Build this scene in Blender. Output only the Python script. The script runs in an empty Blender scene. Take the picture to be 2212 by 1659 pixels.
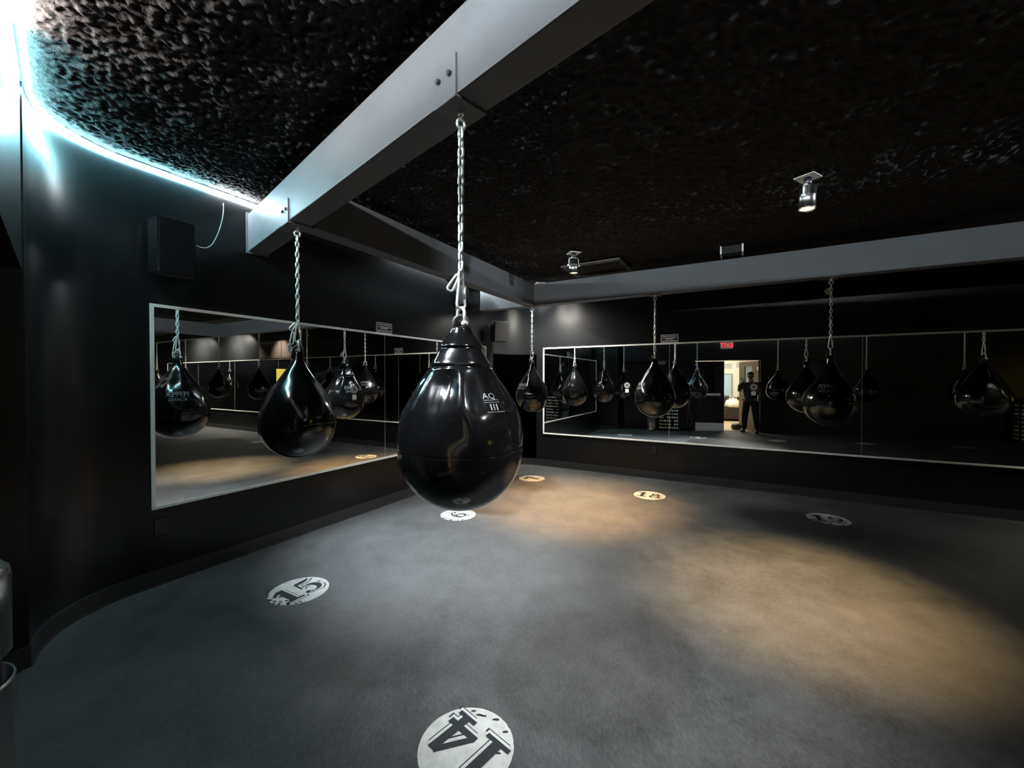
import bpy, bmesh, math, random
from math import sin, cos, pi, radians as rad, sqrt, atan2, hypot
from mathutils import Vector, Matrix, noise

random.seed(11)
SC = bpy.context.scene
COL = SC.collection
V = Vector

# ------------------------------------------------------------------ plan of the room
NL, DL = V((-0.87040, 0.49233)), 3.692     # left mirror wall: outward normal and distance
NL = V((-cos(.516087), sin(.516087)))
NR, DR = V((cos(1.05737), sin(1.05737))), 6.3976   # right mirror wall
TH = rad(42.3)
NW = V((-sin(TH), -cos(TH)))               # rear (door) wall
DWF, DWB = .135, .50                       # bulkhead face and recessed rear wall
HC = 3.025                                 # ceiling height

def tang(n): return V((n.y, -n.x))
def at(n, d, s, z=0.0):
    p = n*d + tang(n)*s
    return V((p.x, p.y, z))
def rot_of(n):
    t = tang(n); return atan2(t.y, t.x)

# ------------------------------------------------------------------ materials
def mat(name, col, rough=.5, metal=0., spec=.5, emis=None, estr=0., noise_amt=0., nscale=20., bump=0., bscale=40.,
        coat=0., col2=None, alpha=None, bdist=.01, rough2=None, detail=6., stretch=None):
    m = bpy.data.materials.new(name); m.use_nodes = True
    nt = m.node_tree; b = nt.nodes['Principled BSDF']
    b.inputs['Base Color'].default_value = (*col, 1)
    b.inputs['Roughness'].default_value = rough
    b.inputs['Metallic'].default_value = metal
    b.inputs['Specular IOR Level'].default_value = spec
    b.inputs['Coat Weight'].default_value = coat
    if emis:
        b.inputs['Emission Color'].default_value = (*emis, 1)
        b.inputs['Emission Strength'].default_value = estr
    tc = nt.nodes.new('ShaderNodeTexCoord')
    vec = tc.outputs['Object']
    if stretch:
        mp = nt.nodes.new('ShaderNodeMapping'); mp.inputs['Scale'].default_value = stretch
        nt.links.new(vec, mp.inputs['Vector']); vec = mp.outputs['Vector']
    if col2 is not None:
        n = nt.nodes.new('ShaderNodeTexNoise'); n.inputs['Scale'].default_value = nscale
        n.inputs['Detail'].default_value = detail; n.inputs['Roughness'].default_value = .65
        nt.links.new(vec, n.inputs['Vector'])
        r = nt.nodes.new('ShaderNodeValToRGB')
        r.color_ramp.elements[0].position = .5-noise_amt; r.color_ramp.elements[1].position = .5+noise_amt
        r.color_ramp.elements[0].color = (*col, 1); r.color_ramp.elements[1].color = (*col2, 1)
        nt.links.new(n.outputs['Fac'], r.inputs['Fac']); nt.links.new(r.outputs['Color'], b.inputs['Base Color'])
        if rough2 is not None:
            mr = nt.nodes.new('ShaderNodeMapRange'); mr.inputs['To Min'].default_value = rough; mr.inputs['To Max'].default_value = rough2
            nt.links.new(n.outputs['Fac'], mr.inputs['Value']); nt.links.new(mr.outputs['Result'], b.inputs['Roughness'])
    if bump:
        n2 = nt.nodes.new('ShaderNodeTexNoise'); n2.inputs['Scale'].default_value = bscale; n2.inputs['Detail'].default_value = 4
        nt.links.new(vec, n2.inputs['Vector'])
        bp = nt.nodes.new('ShaderNodeBump'); bp.inputs['Strength'].default_value = bump; bp.inputs['Distance'].default_value = bdist
        nt.links.new(n2.outputs['Fac'], bp.inputs['Height']); nt.links.new(bp.outputs['Normal'], b.inputs['Normal'])
    return m

M = {}
M['wall'] = mat('black_satin_paint', (.0035, .0038, .0043), .28, spec=.30, col2=(.005, .0054, .006), noise_amt=.2, nscale=3, bump=.04, bscale=220, bdist=.002)
M['door_black'] = mat('black_matte_paint', (.006, .006, .007), .6, spec=.3, bump=.03, bscale=90)
M['recess_dark'] = mat('painted_recess_dark', (.0001, .0001, .00012), .95, spec=.0, bump=.03, bscale=90)  # recess darkness put into the colour, so it takes almost no light
M['base'] = mat('black_rubber_base', (.012, .012, .013), .42, bump=.03, bscale=60)
M['beam'] = mat('grey_painted_steel', (.105, .109, .116), .5, spec=.15, col2=(.12, .124, .132), noise_amt=.2, nscale=5, bump=.05, bscale=35, bdist=.004)
M['chrome'] = mat('zinc_plated_steel', (.88, .91, .86), .42, metal=.72, bump=.05, bscale=120, bdist=.001)
M['dark_steel'] = mat('dark_steel', (.10, .10, .105), .4, metal=1., bump=.05, bscale=80)
M['vinyl'] = mat('glossy_black_vinyl', (.0028, .0028, .003), .12, spec=.75, bump=.045, bscale=22, bdist=.004)
M['vinyl2'] = mat('black_webbing', (.012, .012, .012), .45, bump=.2, bscale=300, bdist=.001)
M['print'] = mat('grey_white_print', (.12, .123, .123), .5, bump=.03, bscale=80)
M['frame'] = mat('pale_anodised_trim', (.80, .80, .75), .4, metal=.15, bump=.03, bscale=90, bdist=.001)
M['mirror'] = mat('silvered_glass', (.80, .82, .82), .008, metal=1., bump=.0)
M['decal'] = mat('worn_white_vinyl', (.30, .305, .288), .5, spec=.2, col2=(.19, .194, .19), noise_amt=.22, nscale=16, bump=.05, bscale=60, detail=9)
M['decal_ink'] = mat('charcoal_ink', (.010, .012, .014), .6, spec=.15, bump=.04, bscale=90)
M['wear'] = mat('bare_rubber', (.012, .013, .0135), .6, spec=.15, bump=.1, bscale=200)
M['plastic'] = mat('black_plastic', (.0035, .004, .0045), .24, spec=.5, bump=.03, bscale=150, bdist=.001)
M['grille'] = mat('black_speaker_mesh', (.004, .004, .0045), .7, spec=.1, bump=.4, bscale=500, bdist=.001)
M['cable'] = mat('grey_cable', (.16, .17, .17), .5, bump=.03, bscale=60)
M['white'] = mat('white_paint', (.72, .72, .69), .5, bump=.03, bscale=60)
M['steel'] = mat('brushed_stainless', (.55, .55, .54), .27, metal=1., bump=.06, bscale=30, bdist=.001, stretch=(1, 1, .05))
M['lens'] = mat('warm_lamp_glass', (.9, .8, .6), .3, emis=(1., .68, .30), estr=4, bump=.0)
M['lens_cool'] = mat('cool_lamp_glass', (.9, .9, .9), .3, emis=(.85, .93, 1.), estr=3, bump=.0)
M['kick'] = mat('satin_steel_plate', (.78, .80, .81), .42, metal=.2, bump=.03, bscale=30)
M['exit_red'] = mat('lit_red_letters', (.6, .02, .02), .5, emis=(1., .02, .03), estr=2.2)
M['sign_black'] = mat('black_sign_face', (.006, .006, .007), .4, bump=.02, bscale=60)
M['sticker_grey'] = mat('grey_sticker', (.30, .29, .29), .5, col2=(.36, .35, .35), noise_amt=.2, nscale=30)
M['brown_panel'] = mat('brown_board', (.05, .038, .032), .55, col2=(.035, .026, .022), noise_amt=.25, nscale=6, bump=.05, bscale=50)
M['louvre'] = mat('grey_brown_slats', (.12, .105, .09), .5, col2=(.07, .06, .05), noise_amt=.25, nscale=14, bump=.1, bscale=40)
# lobby and person
M['cream'] = mat('cream_lobby_paint', (.82, .80, .68), .6, bump=.03, bscale=80)
M['tile'] = mat('beige_floor_tile', (.62, .48, .30), .35, col2=(.55, .42, .27), noise_amt=.25, nscale=4, bump=.03, bscale=30)
M['leaf'] = mat('brown_laminate_door', (.20, .14, .085), .5, col2=(.16, .11, .07), noise_amt=.25, nscale=5, stretch=(8, 8, 1), bump=.05, bscale=40)
M['sofa'] = mat('dark_brown_leather', (.030, .020, .015), .5, bump=.15, bscale=40)
M['bagplastic'] = mat('white_plastic_bag', (.85, .76, .62), .4, bump=.3, bscale=22, bdist=.02)
M['pane'] = mat('pale_blue_glass', (.45, .62, .68), .1, spec=.6, bump=.01)
M['skin'] = mat('brown_skin', (.16, .085, .055), .5, bump=.06, bscale=200, bdist=.001)
M['hair'] = mat('black_hair', (.008, .007, .007), .7, bump=.5, bscale=300, bdist=.003)
M['shirt'] = mat('black_cotton', (.006, .006, .0065), .9, bump=.2, bscale=60, bdist=.004)
M['jeans'] = mat('black_denim', (.006, .0065, .0075), .9, spec=.2, bump=.25, bscale=120, bdist=.003)
M['shoe'] = mat('black_shoe_fabric', (.012, .012, .013), .6, bump=.1, bscale=150)
M['sole'] = mat('pale_rubber_sole', (.40, .40, .38), .6, bump=.05, bscale=90)
M['phone'] = mat('silver_phone', (.55, .54, .52), .3, metal=.4, bump=.01)
M['glass_dark'] = mat('dark_glass', (.006, .008, .008), .04, spec=.8, bump=.01)
DOTS = [mat('dot_'+n, c, .3, spec=.6, bump=.02, bscale=60) for n, c in
        (('white', (.75, .75, .68)), ('blue', (.25, .50, .70)), ('pink', (.65, .33, .32)), ('orange', (.70, .42, .22)), ('green', (.35, .62, .28)))]

def floor_material():
    m = bpy.data.materials.new('grey_flecked_rubber_floor'); m.use_nodes = True
    nt = m.node_tree; b = nt.nodes['Principled BSDF']
    tc = nt.nodes.new('ShaderNodeTexCoord')
    def ns(scale, det, ro, st=(1, 1, 1)):
        mp = nt.nodes.new('ShaderNodeMapping'); mp.inputs['Scale'].default_value = st; mp.inputs['Rotation'].default_value = (0, 0, .5)
        n = nt.nodes.new('ShaderNodeTexNoise'); n.inputs['Scale'].default_value = scale; n.inputs['Detail'].default_value = det; n.inputs['Roughness'].default_value = ro
        nt.links.new(tc.outputs['Object'], mp.inputs['Vector']); nt.links.new(mp.outputs['Vector'], n.inputs['Vector']); return n
    fine = ns(55, 11, .8, (1.6, .6, 1)); mid = ns(6, 9, .72, (1, .7, 1)); big = ns(1.3, 6, .6)
    a = nt.nodes.new('ShaderNodeMix'); a.data_type = 'FLOAT'; a.inputs['Factor'].default_value = .33
    nt.links.new(fine.outputs['Fac'], a.inputs['A']); nt.links.new(mid.outputs['Fac'], a.inputs['B'])
    c = nt.nodes.new('ShaderNodeMix'); c.data_type = 'FLOAT'; c.inputs['Factor'].default_value = .26
    nt.links.new(a.outputs['Result'], c.inputs['A']); nt.links.new(big.outputs['Fac'], c.inputs['B'])
    r = nt.nodes.new('ShaderNodeValToRGB'); e = r.color_ramp.elements
    e[0].position = .40; e[0].color = (.0065, .0072, .0076, 1); e[1].position = .64; e[1].color = (.053, .0555, .0565, 1)
    nt.links.new(c.outputs['Result'], r.inputs['Fac']); nt.links.new(r.outputs['Color'], b.inputs['Base Color'])
    b.inputs['Roughness'].default_value = .55; b.inputs['Specular IOR Level'].default_value = .35
    bp = nt.nodes.new('ShaderNodeBump'); bp.inputs['Strength'].default_value = .55; bp.inputs['Distance'].default_value = .004
    nt.links.new(fine.outputs['Fac'], bp.inputs['Height']); nt.links.new(bp.outputs['Normal'], b.inputs['Normal'])
    return m
M['floor'] = floor_material()

def ceiling_material():
    m = bpy.data.materials.new('black_sprayed_insulation'); m.use_nodes = True
    nt = m.node_tree; b = nt.nodes['Principled BSDF']
    tc = nt.nodes.new('ShaderNodeTexCoord')
    n = nt.nodes.new('ShaderNodeTexNoise'); n.inputs['Scale'].default_value = 22; n.inputs['Detail'].default_value = 6; n.inputs['Roughness'].default_value = .6
    n.inputs['Distortion'].default_value = .6
    nt.links.new(tc.outputs['Object'], n.inputs['Vector'])
    b.inputs['Base Color'].default_value = (.027, .0252, .0247, 1)
    b.inputs['Roughness'].default_value = .9; b.inputs['Specular IOR Level'].default_value = .08
    bp = nt.nodes.new('ShaderNodeBump'); bp.inputs['Strength'].default_value = 1.; bp.inputs['Distance'].default_value = .02
    nt.links.new(n.outputs['Fac'], bp.inputs['Height']); nt.links.new(bp.outputs['Normal'], b.inputs['Normal'])
    return m
M['ceiling'] = ceiling_material()

# ------------------------------------------------------------------ mesh helpers
class MB:
    def __init__(s): s.bm = bmesh.new(); s.mi = 0
    def _f(s, vs):
        try:
            f = s.bm.faces.new(vs); f.material_index = s.mi; return f
        except ValueError: return None
    def box(s, c, size, rz=0., bev=0., mat4=None):
        mt = mat4 if mat4 is not None else Matrix.Translation(V(c)) @ Matrix.Rotation(rz, 4, 'Z')
        x, y, z = [v/2 for v in size]
        tmp = bmesh.new(); bmesh.ops.create_cube(tmp, size=1.)
        bmesh.ops.scale(tmp, vec=V(size), verts=tmp.verts)
        if bev > 0: bmesh.ops.bevel(tmp, geom=list(tmp.edges), offset=bev, segments=2, profile=.7, affect='EDGES')
        s.add(tmp, mt); return s
    def add(s, tmp, mt=Matrix.Identity(4)):
        mp = {}
        for v in tmp.verts: mp[v] = s.bm.verts.new(mt @ v.co)
        for f in tmp.faces:
            nf = s._f([mp[v] for v in f.verts])
            if nf: nf.smooth = f.smooth
        tmp.free()
    def tube(s, pts, r, closed=False, n=10, cap=True):
        pts = [V(p) for p in pts]; N = len(pts)
        rr = r if isinstance(r, (list, tuple)) else [r]*N
        rings = []; up = None
        for i, p in enumerate(pts):
            if closed: t = pts[(i+1) % N]-pts[i-1]
            else: t = pts[min(i+1, N-1)]-pts[max(i-1, 0)]
            t.normalize()
            if up is None:
                up = V((0, 0, 1)) if abs(t.z) < .9 else V((1, 0, 0))
                up = (up-t*up.dot(t)).normalized()
            else:
                up = up-t*up.dot(t)
                up = up.normalized() if up.length > 1e-6 else t.orthogonal().normalized()
            w = t.cross(up)
            rings.append([s.bm.verts.new(p+(up*cos(2*pi*k/n)+w*sin(2*pi*k/n))*rr[i]) for k in range(n)])
        for i in range(N if closed else N-1):
            a, b = rings[i], rings[(i+1) % N]
            for k in range(n):
                f = s._f([a[k], a[(k+1) % n], b[(k+1) % n], b[k]])
                if f: f.smooth = True
        if not closed and cap: s._f(rings[0][::-1]); s._f(rings[-1])
        return s
    def lathe(s, prof, n=48, c=(0, 0, 0), fn=None, smooth=True):
        c = V(c); rings = []
        for (r, z) in prof:
            if r < 1e-6: rings.append([s.bm.verts.new(c+V((0, 0, z)))])
            else:
                ring = []
                for k in range(n):
                    a = 2*pi*k/n; q = fn(r, z, a) if fn else (r, 0, 0)
                    ring.append(s.bm.verts.new(c+V((q[0]*cos(a)+q[1], q[0]*sin(a)+q[2], z))))
                rings.append(ring)
        for a, b in zip(rings, rings[1:]):
            if len(a) == 1 and len(b) == 1: continue
            for k in range(n):
                k2 = (k+1) % n
                if len(a) == 1: f = s._f([a[0], b[k2], b[k]])
                elif len(b) == 1: f = s._f([a[k], a[k2], b[0]])
                else: f = s._f([a[k], a[k2], b[k2], b[k]])
                if f: f.smooth = smooth
        return s
    def poly(s, pts):
        return s._f([s.bm.verts.new(V(p)) for p in pts])
    def prism(s, pts, z0, z1):
        a = [s.bm.verts.new(V((p[0], p[1], z0))) for p in pts]; b = [s.bm.verts.new(V((p[0], p[1], z1))) for p in pts]
        n = len(pts); s._f(a[::-1]); s._f(b)
        for i in range(n): s._f([a[i], a[(i+1) % n], b[(i+1) % n], b[i]])
        return s
    def ribbon_wall(s, path, z0, z1, th):
        """vertical wall along a plan path with thickness th to the right of travel"""
        n = len(path); off = []
        for i in range(n):
            t = (V(path[min(i+1, n-1)])-V(path[max(i-1, 0)])); t.normalize()
            off.append(V(path[i])+V((t.y, -t.x))*th)
        for i in range(n-1):
            p, q, p2, q2 = V(path[i]), V(path[i+1]), off[i], off[i+1]
            vs = [s.bm.verts.new((w.x, w.y, z)) for z in (z0, z1) for w in (p, q, q2, p2)]
            for idx in ((0, 1, 5, 4), (2, 3, 7, 6), (3, 2, 1, 0), (4, 5, 6, 7)) + (((3, 0, 4, 7),) if i == 0 else ()) + (((1, 2, 6, 5),) if i == n-2 else ()):
                s._f([vs[k] for k in idx])
        return s
    def build(s, name, mats, parent=None, loc=None, rz=0., smooth_angle=None):
        bmesh.ops.remove_doubles(s.bm, verts=s.bm.verts, dist=1e-6)
        bmesh.ops.recalc_face_normals(s.bm, faces=s.bm.faces)
        me = bpy.data.meshes.new(name); s.bm.to_mesh(me); s.bm.free()
        for m in (mats if isinstance(mats, (list, tuple)) else [mats]): me.materials.append(m)
        o = bpy.data.objects.new(name, me); COL.objects.link(o)
        if parent: o.parent = parent
        if loc is not None: o.location = loc
        o.rotation_euler = (0, 0, rz)
        if smooth_angle:
            for f in me.polygons: f.use_smooth = True
            me.set_sharp_from_angle(angle=smooth_angle)
        return o

def tag(o, label=None, cat=None, group=None, kind=None):
    if label: o['label'] = label
    if cat: o['category'] = cat
    if group: o['group'] = group
    if kind: o['kind'] = kind
    return o
def thing(name, label, cat, loc=(0, 0, 0), rz=0., group=None):
    o = bpy.data.objects.new(name, None); COL.objects.link(o); o.empty_display_size = .1
    o.location = loc; o.rotation_euler = (0, 0, rz)
    return tag(o, label, cat, group)
def struct(o): o['kind'] = 'structure'; return o
def copy_tree(o, parent=None):
    c = o.copy(); COL.objects.link(c)
    if parent: c.parent = parent
    for ch in list(o.children): copy_tree(ch, c)
    return c
def text_geo(body, size, align='CENTER'):
    cu = bpy.data.curves.new('t', 'FONT'); cu.body = body; cu.size = size; cu.align_x = align; cu.resolution_u = 3
    ob = bpy.data.objects.new('t', cu); COL.objects.link(ob)
    dg = bpy.context.evaluated_depsgraph_get(); me = bpy.data.meshes.new_from_object(ob.evaluated_get(dg))
    bpy.data.objects.remove(ob); bpy.data.curves.remove(cu)
    bm = bmesh.new(); bm.from_mesh(me); bpy.data.meshes.remove(me)
    return bm

# ------------------------------------------------------------------ room shell
CORNER = V((-0.059, 7.378))
pS = at(NW, DWB, 3.10).xy                     # where the recess starts (local x of rear wall runs to -dw)
def fillet(inset, n=24):
    """rounded near corner between the bulkhead line and the left wall, drawn a little inside the walls"""
    d1, d2 = DWF-inset, DL-inset
    k = (d2*NW.dot(NL)-d1)/-NW.dot(tang(NL))
    X = NL*d2+tang(NL)*k; u, v = -tang(NW), tang(NL)
    T = .47-inset*.8; c0 = math.acos(u.dot(v))/2; Rr = T*math.tan(c0)
    cen = X+(u+v).normalized()*(T/cos(c0))
    p, q = X+u*T, X+v*T
    a0 = atan2(p.y-cen.y, p.x-cen.x); a1 = atan2(q.y-cen.y, q.x-cen.x)
    while a1 > a0: a1 -= 2*pi
    return [V((cen.x+Rr*cos(a0+(a1-a0)*i/n), cen.y+Rr*sin(a0+(a1-a0)*i/n))) for i in range(n+1)]
curve_pts = fillet(0)
def catmull(P, k=5):
    out = []
    for i in range(len(P)-1):
        a, b_, c, d = P[max(i-1, 0)], P[i], P[i+1], P[min(i+2, len(P)-1)]
        for j in range(k):
            t = j/k; out.append(.5*((2*b_)+(c-a)*t+(2*a-5*b_+4*c-d)*t*t+(3*b_-a-3*c+d)*t**3))
    return out+[P[-1]]
cs, cr = 5.70, -3.00                          # tangent points of the rounded far corner
pa, pb = at(NL, DL, cs).xy, at(NR, DR, cr).xy
# rounded corner: quadratic-ish arc between the tangent points
arc = []
for i in range(49):
    t = i/48; w = 1.08
    arc.append((pa*(1-t)**2 + CORNER*2*w*t*(1-t) + pb*t*t)/((1-t)**2+2*w*t*(1-t)+t*t))
R_END = 11.4
rear_t = lambda t, d=DWB: at(NW, d, -t).xy
endA, endB = at(NR, DR, R_END).xy, rear_t(9.2)

fl = MB()
outline = [pS, *curve_pts, *arc, endA, endB]
b_ = fl.bm
ring = []
for p in outline:
    pass
fl.box((3.2, 1.2, -.05), (19, 20, .1)); struct(fl.build('floor', M['floor']))

# ceiling: sprayed, lumpy surface as real relief
def ceiling():
    b = MB(); x0, x1, y0, y1, st = -3.3, 12.0, -9.0, 8.2, .0
    N3 = noise.noise
    def grid(xa, xb, ya, yb, step, amp, f1, f2):
        nx, ny = int(round((xb-xa)/step)), int(round((yb-ya)/step))
        vs = []
        for j in range(ny+1):
            row = []; y = ya+(yb-ya)*j/ny
            for i in range(nx+1):
                x = xa+(xb-xa)*i/nx; z = HC
                if amp:
                    h = N3(V((x*f1, y*f1, 0)))*.65+N3(V((x*f2, y*f2, 5)))*.4+N3(V((x*5, y*5, 9)))*.45
                    dn = max(0, min(DL-x*NL.x-y*NL.y, DWF-x*NW.x-y*NW.y))
                    z -= amp*max(-.6, min(1.2, h))*(.25+.75*min(1, dn/.35))
                row.append(b.bm.verts.new((x, y, z)))
            vs.append(row)
        for j in range(ny):
            for i in range(nx):
                f = b._f([vs[j][i], vs[j][i+1], vs[j+1][i+1], vs[j+1][i]]); f.smooth = True
    grid(-3.1, .3, .2, 4.4, .0080, .034, 30, 55)
    grid(-3.1, .3, 4.4, 8.2, .014, .036, 22, 38)
    grid(.3, 4.2, .2, 8.2, .014, .036, 22, 38)
    grid(4.2, 13.5, .2, 8.2, .5, 0, 1, 1)
    grid(-3.1, 13.5, -9.5, .2, .5, 0, 1, 1)
    me = bpy.data.meshes.new('ceiling'); b.bm.to_mesh(me); b.bm.free(); me.materials.append(M['ceiling'])
    o = bpy.data.objects.new('ceiling', me); COL.objects.link(o); struct(o)
ceiling()

WT = .12
def wall(name, path, z0=0., z1=HC+.06, m='wall', th=-WT, baseboard=None):
    b = MB(); b.ribbon_wall([V((p[0], p[1])) for p in path], z0, z1, th); o = struct(b.build(name, M[m], smooth_angle=rad(40)))
    if baseboard:
        b = MB(); b.ribbon_wall([V((p[0], p[1])) for p in path], 0, .11, .012); b.ribbon_wall([V((p[0], p[1])) for p in path], .0, .012, .020)
        struct(b.build(baseboard, M['base'], smooth_angle=rad(40)))
    return o
wall('wall_left', [curve_pts[-1], pa], baseboard='baseboard_left')
wall('wall_near', [pS, *curve_pts], baseboard='baseboard_near')
wall('wall_corner', arc, baseboard='baseboard_corner')
wall('wall_right', [pb, endA], baseboard='baseboard_right')
wall('wall_end', [endA, endB])
# rear wall: recessed, with the double-door opening
t0, t1 = -.315, .60                           # open leaf; closed leaf from -1.13 to t0
H_DOOR = 2.04
def rear_seg(ta, tb, z0, z1):
    b = MB(); return b.ribbon_wall([rear_t(tb), rear_t(ta)], z0, z1, -WT)
b = MB()
for (ta, tb, z0, z1) in ((-3.10, -1.13, 0, HC), (t1, 9.2, 0, HC), (-1.13, t1, H_DOOR, HC)):
    b.ribbon_wall([rear_t(tb), rear_t(ta)], z0, z1, -WT)
struct(b.build('wall_rear', M['wall']))
# bulkhead over the recess
b = MB(); b.ribbon_wall([rear_t(8.5, DWF), rear_t(-3.10, DWF)], 2.03, HC+.03, -(DWB-DWF-.002))
struct(b.build('wall_bulkhead', M['wall']))
# black sheet painted as the dark inside a recess of the rounded corner
b = MB(); b.ribbon_wall(arc[5:45], .112, 1.93, .006); struct(b.build('corner_recess_dark', M['recess_dark']))

# ------------------------------------------------------------------ mirrors
ZB, ZT = .566, 2.027
def mirror(n, d, s0, s1, seams, label):
    t = thing('wall_mirror', label, 'mirror', at(n, d, s0, 0), rot_of(n))
    e = [0]+[s-s0 for s in seams]+[s1-s0]
    for a, c in zip(e, e[1:]):
        b = MB(); b.box(((a+c)/2, -.006, (ZB+ZT)/2), (c-a-.004, .008, ZT-ZB-.02)); b.build('mirror_panel', M['mirror'], t)
    for s in e[1:-1]:
        b = MB(); b.box((s, -.0055, (ZB+ZT)/2), (.004, .006, ZT-ZB-.02)); b.build('seam_strip', M['frame'], t)
    W = s1-s0; f = .022
    b = MB()
    for z in (ZB, ZT): b.box((W/2, -.009, z), (W+f, .016, f), bev=.002)
    for x in (0, W): b.box((x, -.009, (ZB+ZT)/2), (f, .016, ZT-ZB), bev=.002)
    b.build('mirror_frame', M['frame'], t)
    return t
mirror(NL, DL, 1.267, 5.614, [3.445], 'two-panel framed mirror on the black wall behind the bag over floor number 15')
mirror(NR, DR, -2.974, 10.07, [-.932, 1.273, 3.47, 5.67, 7.87], 'very long framed mirror showing the doorway and a standing person')

def sticker(n, d, s, z, where):
    t = thing('round_sticker', 'round grey sticker on mirror glass '+where, 'sticker', at(n, d-.0105, s, z), rot_of(n))
    b = MB(); b.mi = 0
    b.poly([(.045*cos(2*pi*k/32), -.0004, .045*sin(2*pi*k/32)) for k in range(32)])
    b.mi = 1; b.poly([(.016*cos(2*pi*k/5+pi/2)*(1 if k % 1 == 0 else .5), -.0008, .016*sin(2*pi*k/5+pi/2)) for k in range(5)])
    b.build('sticker_disc', [M['sticker_grey'], M['sign_black']], t)
    t = thing('square_sticker', 'pale square sticker on mirror glass '+where, 'sticker', at(n, d-.0105, s, z-.085), rot_of(n))
    b = MB(); b.box((0, -.0004, 0), (.055, .0006, .055)); b.build('sticker_card', M['white'], t)

# ------------------------------------------------------------------ LED strip
def led_mat(name, c, s):
    return mat(name, c, .5, emis=c, estr=s)
inset = .022
led_path = []
near = fillet(inset)
x_ = near[0].dot(tang(NW))
for k in range(12): led_path.append(at(NW, DWF-inset, -2.8+k*((x_+2.8)/12)).xy)     # along the bulkhead face
led_path += near
for k in range(10): led_path.append(at(NL, DL-inset, 1.20+k*(5.62-1.20)/9).xy)
led_path += [p + (V((.5, 6.2))-p).normalized()*inset for p in arc[3:25]]
# resample
def resample(pts, step):
    out = [pts[0]]; acc = 0
    for a, c in zip(pts, pts[1:]):
        L = (c-a).length; n = max(1, int(round(L/step)))
        for i in range(1, n+1): out.append(a+(c-a)*i/n)
    return out
led_path = resample(led_path, .03)
ZL = HC-.032
led = thing('light_strip', 'glowing cyan-white light strip running along the top of the black wall', 'light', (0, 0, 0))
def sval(p):   # which colour run of the strip
    if p.x < 9 and (p-NL*DL).dot(tang(NL)) > 1.6 and (p.dot(NL) > DL-.1): return 2
    if p.dot(NW) > DWF-.15 and p.dot(-tang(NW)) > -2.74: return 0 if p.dot(-tang(NW)) < -1.7 else 3
    return 1
runs = []; cur = None
for p in led_path:
    k = sval(p)
    q = p.dot(tang(NL))
    if p.dot(NL) > DL-.1 and 1.98 < q < 3.62: k = -1
    if k != cur:
        if runs: runs[-1][1].append(p)
        runs.append((k, [p])); cur = k
    else: runs[-1][1].append(p)
LS = 200
LM = [led_mat('led_white', (1., .91, .86), LS*1.9), led_mat('led_cyan', (.36, .87, 1.), LS*1.0), led_mat('led_cool_white', (.84, .95, 1.), LS*1.1), led_mat('led_day_white', (.86, .96, 1.), LS*2.0)]
for k, pts in runs:
    if k < 0 or len(pts) < 2: continue
    b = MB(); b.tube([(p.x, p.y, ZL) for p in pts], .012, n=8); b.build('glowing_run', LM[k], led)

# unseen lip added along the bulkhead to keep strip light off the floor
b = MB(); b.ribbon_wall([rear_t(5.0, DWF), rear_t(-2.38, DWF)], ZL-.034, ZL-.022, .078)
struct(b.build('added_light_lip', M['door_black']))

# ------------------------------------------------------------------ beams, hanger brackets
ZB0, ZB1, BW = 2.585, 2.900, .150
P15, P14 = V((-1.526, 2.904)), V((-.2075, 1.6595))
uA = (P14-P15).normalized()
P6, P7, P18, P19 = V((-.6096, 4.5044)), V((.2984, 6.129)), V((1.8354, 5.2409)), V((3.3952, 4.3452))
uC = (P19-P7).normalized(); uB = (P7-P15).normalized()
P20, P21 = P7+uC*5.385, P7+uC*7.21
P22, P23 = P7+uC*9.0, P7+uC*10.8
P13, P12, P11 = P15+uA*3.626+V((.03, .05)), P15+uA*5.44, P15+uA*7.25

def bracket(parent, lx, side):
    """L-shaped hanger under a beam at distance lx, upright plate on the given side"""
    b = MB()
    b.box((lx, side*(BW/2+.004), ZB0+.07), (.136, .008, .165), bev=.0015)
    b.box((lx, side*.003, ZB0-.0055), (.136, BW+.012, .009), bev=.0015)
    br = b.build('hanger_bracket', M['beam'], parent)
    for dx in (-.035, .035):
        b = MB(); tmp = bmesh.new(); bmesh.ops.create_cone(tmp, cap_ends=True, segments=6, radius1=.011, radius2=.011, depth=.012)
        b.add(tmp, Matrix.Translation((lx+dx, side*(BW/2+.014), ZB0+.085)) @ Matrix.Rotation(pi/2, 4, 'X'))
        b.build('bolt', M['dark_steel'], br)
def beam(p, q, label, hang, side, name='steel_beam'):
    d = q-p; L = d.length
    t = thing(name, label, 'beam', (p.x, p.y, 0), atan2(d.y, d.x))
    b = MB(); b.box((L/2, 0, (ZB0+ZB1)/2), (L, BW, ZB1-ZB0), bev=.008); b.build('beam_body', M['beam'], t)
    for h in hang: bracket(t, (h-p).dot(d.normalized()), side)
    return t
sA = (3.692-NL.dot(P15))/NL.dot(-uA)
wA = P15-uA*(sA-.02)
bA = beam(wA, P15+uA*9.0, 'wide grey box beam crossing overhead to the top edge, brightly lit along its side', [P15, P14, P13, P12, P11], -1)
# end plate where the beam meets the wall
b = MB(); b.box((.014, 0, (ZB0+ZB1)/2), (.012, BW+.03, ZB1-ZB0+.03), bev=.002); b.build('end_plate', M['beam'], bA)
bB = beam(P15+uB*.085, P7-uB*.075, 'dark grey box beam running from the overhead beam to the far corner joint', [P6], 1)
sC = (3.692-NL.dot(P7))/NL.dot(-uC)
bC = beam(P7-uC*(sC-.03), P7+uC*11.6, 'long grey box beam parallel to the wide mirror, holding the far row of bags', [P7, P18, P19, P20, P21, P22, P23], 1)
dD = (P11-P21).normalized()
bD = beam(P21+dD*.075, P11-dD*.1, 'grey box beam closing the frame, seen only in the small mirror reflection', [], 1)

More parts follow.
